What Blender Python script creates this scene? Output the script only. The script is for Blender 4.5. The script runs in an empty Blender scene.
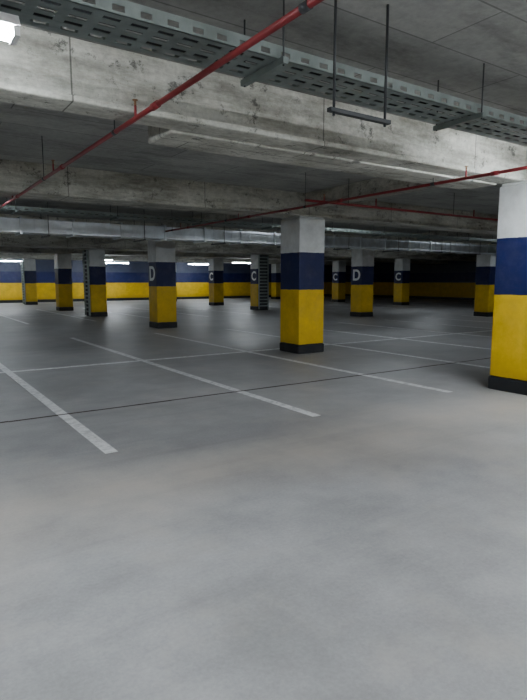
import bpy, bmesh, math, random
from mathutils import Vector, Matrix
random.seed(4)
S = bpy.context.scene
COL = S.collection

# ------------------------------------------------------------ materials
def new_mat(name):
    m = bpy.data.materials.new(name); m.use_nodes = True
    nt = m.node_tree; b = nt.nodes['Principled BSDF']
    return m, nt, b
def N(nt, t, **kw):
    n = nt.nodes.new(t)
    for k, v in kw.items(): setattr(n, k, v)
    return n
def pos(nt, scale=(1,1,1)):
    g = N(nt,'ShaderNodeNewGeometry'); mp = N(nt,'ShaderNodeMapping')
    mp.inputs['Scale'].default_value = scale
    nt.links.new(g.outputs['Position'], mp.inputs['Vector'])
    return mp.outputs['Vector']
def noise(nt, vec, scale, detail=6, rough=.6):
    n = N(nt,'ShaderNodeTexNoise'); n.inputs['Scale'].default_value=scale
    n.inputs['Detail'].default_value=detail; n.inputs['Roughness'].default_value=rough
    nt.links.new(vec, n.inputs['Vector']); return n.outputs['Fac']
def ramp(nt, fac, stops, interp='LINEAR'):
    r = N(nt,'ShaderNodeValToRGB'); cr=r.color_ramp; cr.interpolation=interp
    while len(cr.elements)<len(stops): cr.elements.new(.5)
    for e,(p,c) in zip(cr.elements, stops):
        e.position=p; e.color=(c if len(c)==4 else (*c,1))
    nt.links.new(fac, r.inputs['Fac']); return r.outputs['Color']
def mix(nt, a, b, fac, mode='MIX'):
    m = N(nt,'ShaderNodeMix', data_type='RGBA', blend_type=mode)
    for i,v in ((6,a),(7,b)):
        if isinstance(v, tuple): m.inputs[i].default_value=(*v,1) if len(v)==3 else v
        else: nt.links.new(v, m.inputs[i])
    if isinstance(fac,(int,float)): m.inputs[0].default_value=fac
    else: nt.links.new(fac, m.inputs[0])
    return m.outputs[2]
def math_n(nt, op, a, b=None, c=None):
    m = N(nt,'ShaderNodeMath', operation=op)
    for i,v in enumerate((a,b,c)):
        if v is None: continue
        if isinstance(v,(int,float)): m.inputs[i].default_value=v
        else: nt.links.new(v, m.inputs[i])
    return m.outputs[0]
def bump(nt, b, h, strength=.3, dist=.02):
    n = N(nt,'ShaderNodeBump'); n.inputs['Strength'].default_value=strength
    n.inputs['Distance'].default_value=dist
    nt.links.new(h, n.inputs['Height']); nt.links.new(n.outputs['Normal'], b.inputs['Normal'])
def g(v): return (v,v,v)

def mat_simple(name, col, rough=.6, metal=0., nscale=8, var=.25):
    m,nt,b = new_mat(name)
    f = noise(nt, pos(nt), nscale)
    dark = tuple(c*(1-var) for c in col); lite = tuple(min(1,c*(1+var*.6)) for c in col)
    nt.links.new(ramp(nt,f,[(.3,dark),(.7,lite)]), b.inputs['Base Color'])
    b.inputs['Roughness'].default_value=rough; b.inputs['Metallic'].default_value=metal
    return m

def mat_floor():
    m,nt,b = new_mat('floor_concrete')
    p = pos(nt)
    big = noise(nt,p,.35,5,.55); mid = noise(nt,p,1.8,7,.65); fine = noise(nt,p,45,4,.7)
    c = ramp(nt,big,[(.3,(.29,.293,.30)),(.7,(.405,.41,.415))])
    c = mix(nt,c,ramp(nt,mid,[(.3,g(.72)),(.7,g(1.12))]),1,'MULTIPLY')
    c = mix(nt,c,ramp(nt,fine,[(.3,g(.88)),(.7,g(1.08))]),1,'MULTIPLY')
    sx = N(nt,'ShaderNodeSeparateXYZ'); nt.links.new(p,sx.inputs[0])
    wob = math_n(nt,'MULTIPLY_ADD',noise(nt,p,.5,6,.65),2.4,-1.2)
    d = math_n(nt,'ABSOLUTE',math_n(nt,'ADD',math_n(nt,'SUBTRACT',sx.outputs['Y'],3.9),wob))
    band = N(nt,'ShaderNodeMapRange'); band.inputs[1].default_value=1.0; band.inputs[2].default_value=0
    band.inputs[3].default_value=0; band.inputs[4].default_value=1
    nt.links.new(d,band.inputs[0])
    f = math_n(nt,'MULTIPLY',band.outputs[0],math_n(nt,'MULTIPLY',mid,.9))
    c = mix(nt,c,(.43,.38,.315),f)
    # scattered dust patches
    pt = ramp(nt,noise(nt,p,1.1,9,.7),[(.52,g(0)),(.66,g(.4))])
    c = mix(nt,c,(.42,.40,.37),pt)
    d2 = math_n(nt,'ABSOLUTE',math_n(nt,'ADD',math_n(nt,'SUBTRACT',sx.outputs['Y'],4.75),math_n(nt,'MULTIPLY',wob,.5)))
    b2 = N(nt,'ShaderNodeMapRange'); b2.inputs[1].default_value=.5; b2.inputs[2].default_value=0
    nt.links.new(d2,b2.inputs[0])
    c = mix(nt,c,g(.8),math_n(nt,'MULTIPLY',b2.outputs[0],math_n(nt,'MULTIPLY',mid,1.0)),'MULTIPLY')
    pv = pos(nt,(.15,2.6,1)); sc = noise(nt,pv,1.3,5,.6)
    c = mix(nt,c,g(.76),ramp(nt,sc,[(.54,g(0)),(.75,g(.6))]),'MULTIPLY')
    nt.links.new(c,b.inputs['Base Color'])
    nt.links.new(ramp(nt,mid,[(.3,g(.40)),(.7,g(.58))]),b.inputs['Roughness'])
    b.inputs['Specular IOR Level'].default_value=.4
    bump(nt,b,fine,.15,.004)
    return m
def mat_ceiling():
    m,nt,b = new_mat('ceiling_concrete')
    p = pos(nt)
    big = noise(nt,p,.8,6,.65); fine=noise(nt,p,14,6,.7)
    c = ramp(nt,big,[(.3,(.30,.305,.29)),(.7,(.48,.485,.46))])
    c = mix(nt,c,ramp(nt,fine,[(.3,g(.8)),(.7,g(1.08))]),1,'MULTIPLY')
    st = noise(nt,pos(nt,(.5,1.6,1)),1.6,8,.7)
    c = mix(nt,c,g(.5),ramp(nt,st,[(.50,g(0)),(.68,g(.8))]),'MULTIPLY')
    br = N(nt,'ShaderNodeTexBrick'); br.inputs['Scale'].default_value=1
    br.inputs['Brick Width'].default_value=2.4; br.inputs['Row Height'].default_value=.6
    br.inputs['Mortar Size'].default_value=.008; br.inputs['Color1'].default_value=(1,1,1,1)
    br.inputs['Color2'].default_value=(.82,.82,.82,1); br.inputs['Mortar'].default_value=(.5,.5,.5,1)
    nt.links.new(p,br.inputs['Vector'])
    c = mix(nt,c,br.outputs['Color'],1,'MULTIPLY')
    nt.links.new(c,b.inputs['Base Color']); b.inputs['Roughness'].default_value=.85
    bump(nt,b,fine,.5,.012); return m
def mat_beam():
    m,nt,b = new_mat('beam_concrete')
    p = pos(nt); p2 = pos(nt,(.5,1,2.2))
    big = noise(nt,p2,2.2,8,.7); fine=noise(nt,p,18,6,.75); sp=noise(nt,p,5,9,.8)
    c = ramp(nt,big,[(.33,(.24,.235,.20)),(.46,(.42,.415,.365)),(.58,(.62,.62,.56))])
    c = mix(nt,c,g(.22),ramp(nt,sp,[(.37,g(.9)),(.44,g(0))]),'MULTIPLY')
    c = mix(nt,c,ramp(nt,fine,[(.3,g(.72)),(.7,g(1.1))]),1,'MULTIPLY')
    br = N(nt,'ShaderNodeTexBrick'); br.inputs['Scale'].default_value=1
    br.inputs['Brick Width'].default_value=2.5; br.inputs['Row Height'].default_value=5
    br.inputs['Mortar Size'].default_value=.007; br.inputs['Color1'].default_value=(1,1,1,1)
    br.inputs['Color2'].default_value=(.85,.85,.85,1); br.inputs['Mortar'].default_value=(.35,.35,.35,1)
    nt.links.new(p,br.inputs['Vector'])
    c = mix(nt,c,br.outputs['Color'],1,'MULTIPLY')
    nt.links.new(c,b.inputs['Base Color']); b.inputs['Roughness'].default_value=.85
    bump(nt,b,sp,.7,.025); return m
def mat_bands(name, yel, top):
    m,nt,b = new_mat(name)
    p = pos(nt); sx = N(nt,'ShaderNodeSeparateXYZ'); nt.links.new(p,sx.inputs[0])
    z = math_n(nt,'ADD',sx.outputs['Z'],math_n(nt,'MULTIPLY_ADD',noise(nt,p,7,4),.03,-.015))
    zz = math_n(nt,'DIVIDE',z,4.0)
    c = ramp(nt,zz,[(0,(.018,.02,.024)),(.19/4,yel),(1.385/4,(.007,.013,.07)),(2.18/4,top)],'CONSTANT')
    n = noise(nt,p,3,8,.7)
    c = mix(nt,c,ramp(nt,n,[(.3,g(.75)),(.65,g(1.05))]),1,'MULTIPLY')
    c = mix(nt,c,(.30,.29,.27),ramp(nt,noise(nt,p,1.7,8,.75),[(.5,g(.0)),(.8,g(.12))]))
    chip = noise(nt,p,16,8,.8)
    c = mix(nt,c,(.3,.3,.28),ramp(nt,chip,[(.69,g(0)),(.71,g(.8))]))
    # scuffed plinth
    low = N(nt,'ShaderNodeMapRange'); low.inputs[1].default_value=.5; low.inputs[2].default_value=.15
    nt.links.new(sx.outputs['Z'],low.inputs[0])
    c = mix(nt,c,g(.55),math_n(nt,'MULTIPLY',low.outputs[0],n),'MULTIPLY')
    nt.links.new(c,b.inputs['Base Color']); b.inputs['Roughness'].default_value=.5
    b.inputs['Specular IOR Level'].default_value=.3
    bump(nt,b,noise(nt,p,25,4),.15,.006); return m
def mat_line():
    m,nt,b = new_mat('road_paint_white')
    p=pos(nt); n=noise(nt,p,9,8,.75)
    nt.links.new(ramp(nt,n,[(.34,(.40,.41,.42)),(.54,(.76,.77,.78))]),b.inputs['Base Color'])
    b.inputs['Roughness'].default_value=.6; return m
def mat_emit(name,col,st):
    m,nt,b = new_mat(name)
    b.inputs['Base Color'].default_value=(1,1,1,1)
    b.inputs['Emission Color'].default_value=(*col,1); b.inputs['Emission Strength'].default_value=st
    return m

M_floor=mat_floor(); M_ceil=mat_ceiling(); M_beam=mat_beam()
M_band=mat_bands('painted_band',(.66,.43,.008),(.62,.64,.64))
M_wall=mat_bands('painted_wall_band',(.66,.42,.008),(.05,.06,.10))
M_line=mat_line()
M_joint=mat_simple('joint_sealant',(.045,.03,.025),.8)
M_galv=mat_simple('galvanised_steel',(.24,.28,.27),.5,.5,5)
M_duct=mat_simple('duct_sheet_metal',(.58,.62,.66),.35,.75,3)
M_dark=mat_simple('dark_steel',(.05,.055,.06),.5,.4)
M_red=mat_simple('red_pipe_paint',(.22,.015,.02),.55,0,6)
M_brass=mat_simple('brass',(.30,.16,.08),.5,.5)
M_white=mat_simple('white_enamel',(.75,.76,.76),.4)
M_let=mat_simple('letter_white_paint',(.78,.8,.82),.5)
M_tube=mat_emit('fluorescent_tube',(.90,.96,1.0),270)
M_tube_aisle=mat_emit('fluorescent_tube_aisle',(.94,.97,1.0),410)
M_tube_mid=mat_emit('fluorescent_tube_dim',(.86,.94,1.0),125)
M_tube_far=mat_emit('fluorescent_tube_far',(.86,.94,1.0),190)

# ------------------------------------------------------------ mesh helpers
class MB:
    def __init__(s): s.bm=bmesh.new()
    def box(s,x0,x1,y0,y1,z0,z1,mi=0):
        vs=[s.bm.verts.new((x,y,z)) for z in (z0,z1) for x,y in ((x0,y0),(x1,y0),(x1,y1),(x0,y1))]
        for f in ((3,2,1,0),(4,5,6,7),(0,1,5,4),(1,2,6,5),(2,3,7,6),(3,0,4,7)):
            fc=s.bm.faces.new([vs[i] for i in f]); fc.material_index=mi
    def cyl(s,a,b,r,mi=0,seg=14,r2=None):
        a=Vector(a);b=Vector(b);d=(b-a);L=d.length
        q=d.to_track_quat('Z','Y').to_matrix().to_4x4()
        mt=Matrix.Translation((a+b)/2)@q
        ret=bmesh.ops.create_cone(s.bm,cap_ends=True,segments=seg,radius1=r,radius2=r if r2 is None else r2,depth=L,matrix=mt)
        fs=set()
        for v in ret['verts']:
            for f in v.link_faces: fs.add(f)
        for f in fs:
            f.material_index=mi
            if len(f.verts)==4: f.smooth=True
    def done(s,name,mats,parent=None,bevel=0,loc=None):
        me=bpy.data.meshes.new(name); s.bm.normal_update(); s.bm.to_mesh(me); s.bm.free()
        for m in mats: me.materials.append(m)
        o=bpy.data.objects.new(name,me); COL.objects.link(o)
        if parent: o.parent=parent
        if loc: o.location=loc
        if bevel:
            md=o.modifiers.new('bevel','BEVEL'); md.width=bevel; md.segments=2; md.limit_method='ANGLE'
        return o

# ------------------------------------------------------------ shell
X0,X1,Y0,Y1=-9,38,-10,42; ZC=3.42; ZB=2.95
a=MB(); a.box(X0-.2,X1+.2,Y0-.2,Y1+.2,-.2,0); a.done('floor',[M_floor])
a=MB(); a.box(X0-.2,X1+.2,Y0-.2,Y1+.2,ZC,ZC+.25); a.done('ceiling',[M_ceil])
a=MB(); a.box(X0,X1,Y1,Y1+.2,0,ZC); a.done('wall_back',[M_wall])
a=MB(); a.box(X1,X1+.2,Y0,Y1,0,ZC); a.done('wall_right',[M_wall])
a=MB(); a.box(X0-.2,X0,Y0,Y1,0,ZC); a.done('wall_left',[M_wall])
a=MB(); a.box(X0,X1,Y0-.2,Y0,0,ZC); a.done('wall_front',[M_wall])

# ------------------------------------------------------------ beams
CW=.7
XR=[-2.6,7.25,17.0,26.8]; YR=[4.06,9.36,17.0,24.0,29.3,37.6]
for y in YR:
    w0,w1=(.40,.70) if y<5 else ((.0,.70) if y<12 else (-.1,1.1))
    a=MB(); a.box(X0,X1,y+w0,y+w1,ZB,ZC)
    a.box(X0,X1,y+w0-.02,y+w0,ZB+.0,ZB+.05)
    a.done('ceiling_beam',[M_beam],bevel=.015)
for x in XR:
    ys=[Y0]+[v for y in YR for v in (y-.1,y+1.1)]+[Y1]
    ys[1]=4.46; ys[2]=4.76; ys[3]=9.36; ys[4]=10.06
    a=MB()
    for i in range(0,len(ys),2):
        a.box(x+.12,x+.58,ys[i],ys[i+1],ZB+.20,ZC)
    a.done('cross_beam',[M_beam],bevel=.015)
a=MB(); a.box(2.2,7.2,4.76,5.30,ZB-.02,ZC); a.box(2.35,7.2,5.30,5.60,3.10,ZC); a.done('beam_haunch',[M_beam],bevel=.02)

# ------------------------------------------------------------ columns
def column(x,y,letter=None,ladder=None,w=CW):
    a=MB(); h=ZB
    a.box(0,w,0,w,.19,h-.04,0)
    a.box(-.012,w+.012,-.012,w+.012,0,.19,0)
    a.box(.02,w-.02,.02,w-.02,h-.04,h,0)
    o=a.done('concrete_column',[M_band],bevel=.02,loc=(x,y,0))
    if letter:
        c=bpy.data.curves.new('letter','FONT'); c.body=letter; c.size=.66; c.extrude=.003; c.offset=.016
        c.align_x='CENTER'; c.align_y='CENTER'; c.materials.append(M_let)
        t=bpy.data.objects.new('painted_letter',c); COL.objects.link(t); t.parent=o
        t.location=(-.005,w/2,1.79); t.rotation_euler=(math.radians(90),0,math.radians(-90))
    if ladder:
        l=MB()
        for yy in (.04,.62): l.box(-.10,-.02,yy,yy+.04,.05,2.9)
        l.box(-.035,-.02,.08,.62,.05,2.9,1)
        z=.2
        while z<2.88: l.box(-.09,-.06,.08,.62,z,z+.06); z+=.17
        for yy in (.2,.28,.36,.44): l.cyl((-.05,yy,.05),(-.05,yy,2.9),.02,1,8)
        lo=l.done('cable_ladder',[M_galv,M_dark],parent=o)
        if ladder=='y':      # mount on the face towards -Y instead of -X
            lo.rotation_euler=(0,0,math.radians(90)); lo.location=(w,0,0)
    return o
cols=[(-2.6,9.36),(-2.6,17),(-2.6,24),(-2.6,29.3),(-2.6,37.6),
 (7.25,4.06),(7.25,9.36),(7.25,17.0,'D'),(7.2,24.1,None,'x'),(7.2,29.6),(7.2,38.1,None,'x'),
 (17,4.06),(17,9.36),(16.9,17.4,'D'),(16.1,24.4,'C','y'),(16.8,30.4,'C'),(17,37.8),
 (26.8,4.06),(26.8,9.36),(26.8,17.0,'D'),(26.8,24.0,'C'),(26.8,30.0,'C'),(26.8,37.8),(21.52,14.35)]
for c in cols: column(*c)

# ------------------------------------------------------------ floor markings
a=MB(); T=.003
for bx in range(-3,15):
    x=1.60+2.475*bx
    if x>36: continue
    a.box(x-.06,x+.06,4.9,15.6,0.0005,T)
a.box(-6,34,10.29,10.41,.0006,T+.0006)
for bx in range(-3,15):
    x=1.60+2.475*bx
    if x>36 or bx==6: continue
    a.box(x-.06,x+.06,21.4,32.0,0.0005,T)
a.box(-6,34,26.6,26.72,.0006,T+.0006)
a.done('parking_bay_lines',[M_line])
a=MB(); x=X0
while x<X1:
    w=.026+.016*random.random(); dy=random.uniform(-.01,.01)
    a.box(x,x+.5,6.64+dy,6.64+dy+w,.0005,.0045); x+=.5
a.done('floor_expansion_joint',[M_joint])

# ------------------------------------------------------------ cable trays
def tray(xa,xb,y0,y1,z,name='cable_tray'):
    a=MB(); t=.004; n=5; w=(y1-y0); sw=.05; gap=(w-n*sw)/(n-1)
    for i in range(n):
        yy=y0+i*(sw+gap); a.box(xa,xb,yy,yy+sw,z,z+t)
    x=xa
    while x<xb: a.box(x,x+.06,y0,y1,z+.0005,z+t+.0005); x+=.16
    for yy in (y0,y1-t):
        a.box(xa,xb,yy,yy+t,z,z+.018); a.box(xa,xb,yy,yy+t,z+.05,z+.085)
        x=xa
        while x<xb: a.box(x,x+.09,yy,yy+t,z+.018,z+.05); x+=.16
    for i,yy in enumerate((.08,.13,.17,.30)):
        a.cyl((xa,y0+yy,z+.025),(xb,y0+yy,z+.025),.014+.004*(i%2),1,8)
    x=xa+.8
    while x<xb:
        a.box(x-.02,x+.02,y0-.06,y1+.06,z-.042,z-.001,0)
        for yy in (y0-.035,y1+.035): a.cyl((x,yy,z-.05),(x,yy,ZC),.006,1,8)
        x+=2.1
    return a.done(name,[M_galv,M_dark])
tray(-7,20,3.06,3.46,3.02)
tray(-7,34,12.2,12.6,3.0)

# ------------------------------------------------------------ duct
a=MB(); a.box(-7,33,13.9,14.5,2.70,3.02)
x=-7
while x<33.1:
    a.box(x-.025,x+.025,13.86,14.54,2.66,3.06)
    if x<33:
        for k in (.3,.6,.9): a.box(x+k-.008,x+k+.008,13.89,14.51,2.69,3.03)
    x+=1.2
x=-6.4
while x<33:
    for yy in (13.84,14.56): a.cyl((x,yy,2.64),(x,yy,ZC),.008,1,8)
    a.box(x-.02,x+.02,13.8,14.6,2.63,2.66,1); x+=2.4
a.done('ventilation_duct',[M_duct,M_dark])

# ------------------------------------------------------------ red sprinkler pipes
def pipe_run(x,ya,yb,z,r,step,name='sprinkler_pipe'):
    a=MB(); a.cyl((x,ya,z),(x,yb,z),r,0,16)
    y=ya+1.2
    while y<yb:
        a.cyl((x,y-.05,z),(x,y+.05,z),r*1.35,0,16)
        a.cyl((x,y+.4,z),(x,y+.4,z+.10),r*.5,0,10)
        a.cyl((x,y+.4,z+.10),(x,y+.4,z+.14),.010,1,8)
        a.cyl((x,y+.4,z+.14),(x,y+.4,z+.145),.022,1,10)
        a.cyl((x,y+.9,z+r),(x,y+.9,ZC),.005,2,8)
        a.cyl((x,y+.87,z),(x,y+.93,z),r*1.2,2,14)
        y+=step
    return a.done(name,[M_red,M_brass,M_dark])
pipe_run(1.73,-8,13.4,2.89,.020,2.7)
pipe_run(6.0,-8,13.4,2.85,.020,2.7)
a=MB()
a.cyl((1.73,2.05,2.89),(1.73,2.05,3.18),.035,0,14); a.cyl((1.73,2.05,3.14),(1.73,2.05,3.2),.05,0,14)
a.cyl((1.73,2.05,3.18),(1.73,2.05,ZC),.022,0,14)
a.done('sprinkler_riser',[M_red])
a=MB(); a.cyl((6.0,7.6,2.96),(16,7.6,2.96),.022,0,12)
for x in (7,10,13):
    a.cyl((x,7.6,2.98),(x,7.6,ZC),.006,1,8); a.cyl((x+.7,7.6,2.96),(x+.7,7.6,3.12),.014,0,8)
a.done('branch_pipe',[M_red,M_dark])
a=MB()
for x,y in ((2.42,2.78),(2.88,2.78)):
    a.cyl((x,y,2.64),(x,y,ZC),.009,0,8)
a.box(2.38,2.92,2.76,2.80,2.66,2.685)
a.done('pipe_hanger',[M_dark])
a=MB()
for y in (0,.12): a.cyl((.15,-4+y,3.2),(.15,2.9+y,3.2),.02,0,10)
a.done('conduit_pipe',[M_galv])

# ------------------------------------------------------------ fluorescent fixtures
def lamp(x,y,z,L=1.25,mt=None):
    a=MB()
    vs=[]
    for xx in (x-L/2,x+L/2):
        vs.append([a.bm.verts.new((xx,y+dy,z+dz)) for dy,dz in ((-.09,0),(-.05,.06),(.05,.06),(.09,0))])
    A,B=vs
    for i in range(4):
        a.bm.faces.new((A[i],A[(i+1)%4],B[(i+1)%4],B[i]))
    a.bm.faces.new(A[::-1]); a.bm.faces.new(B)
    for dy in (-.045,.045):
        a.cyl((x-L/2+.03,y+dy,z-.025),(x+L/2-.03,y+dy,z-.025),.016,1,10)
    for xx in (x-L/2+.015,x+L/2-.015): a.box(xx-.015,xx+.015,y-.07,y+.07,z-.045,z)
    for xx in (x-L/3,x+L/3): a.cyl((xx,y,z+.055),(xx,y,ZC),.005,2,8)
    bmesh.ops.recalc_face_normals(a.bm,faces=a.bm.faces[:])
    return a.done('fluorescent_lamp',[M_white,mt or M_tube,M_dark])
lamp(.02,3.26,2.89)
lamp(6.35,3.26,2.89)
lamp(12.5,3.26,2.89,mt=M_tube_mid)
for x in (-4,1.5,5.5,13): lamp(x,-1.5,3.1,mt=M_tube_aisle)
for x in (-4.5,3,10): lamp(x,-6,3.1)
for x in (1.0,11.5,21): lamp(x,10.5,3.3,mt=M_tube_mid)
for x in (2,12,23): lamp(x,18.9,3.3,mt=M_tube_mid)
for x in (6.2,13.4,20.6): lamp(x,39.3,2.85,2.4,M_tube_far)
for x in (1,9.9,19.5): lamp(x,31.4,2.75,1.6,M_tube_far)

# ------------------------------------------------------------ world + camera
w=bpy.data.worlds.new('world'); w.use_nodes=True; S.world=w
w.node_tree.nodes['Background'].inputs[0].default_value=(.5,.6,.7,1)
w.node_tree.nodes['Background'].inputs[1].default_value=.05
c=bpy.data.cameras.new('camera'); c.lens=28.18; c.sensor_width=36; c.clip_end=200
o=bpy.data.objects.new('camera',c); COL.objects.link(o)
o.location=(0,0,1.6); o.rotation_euler=(math.radians(90-7.28),0,math.radians(-34.05))
S.camera=o
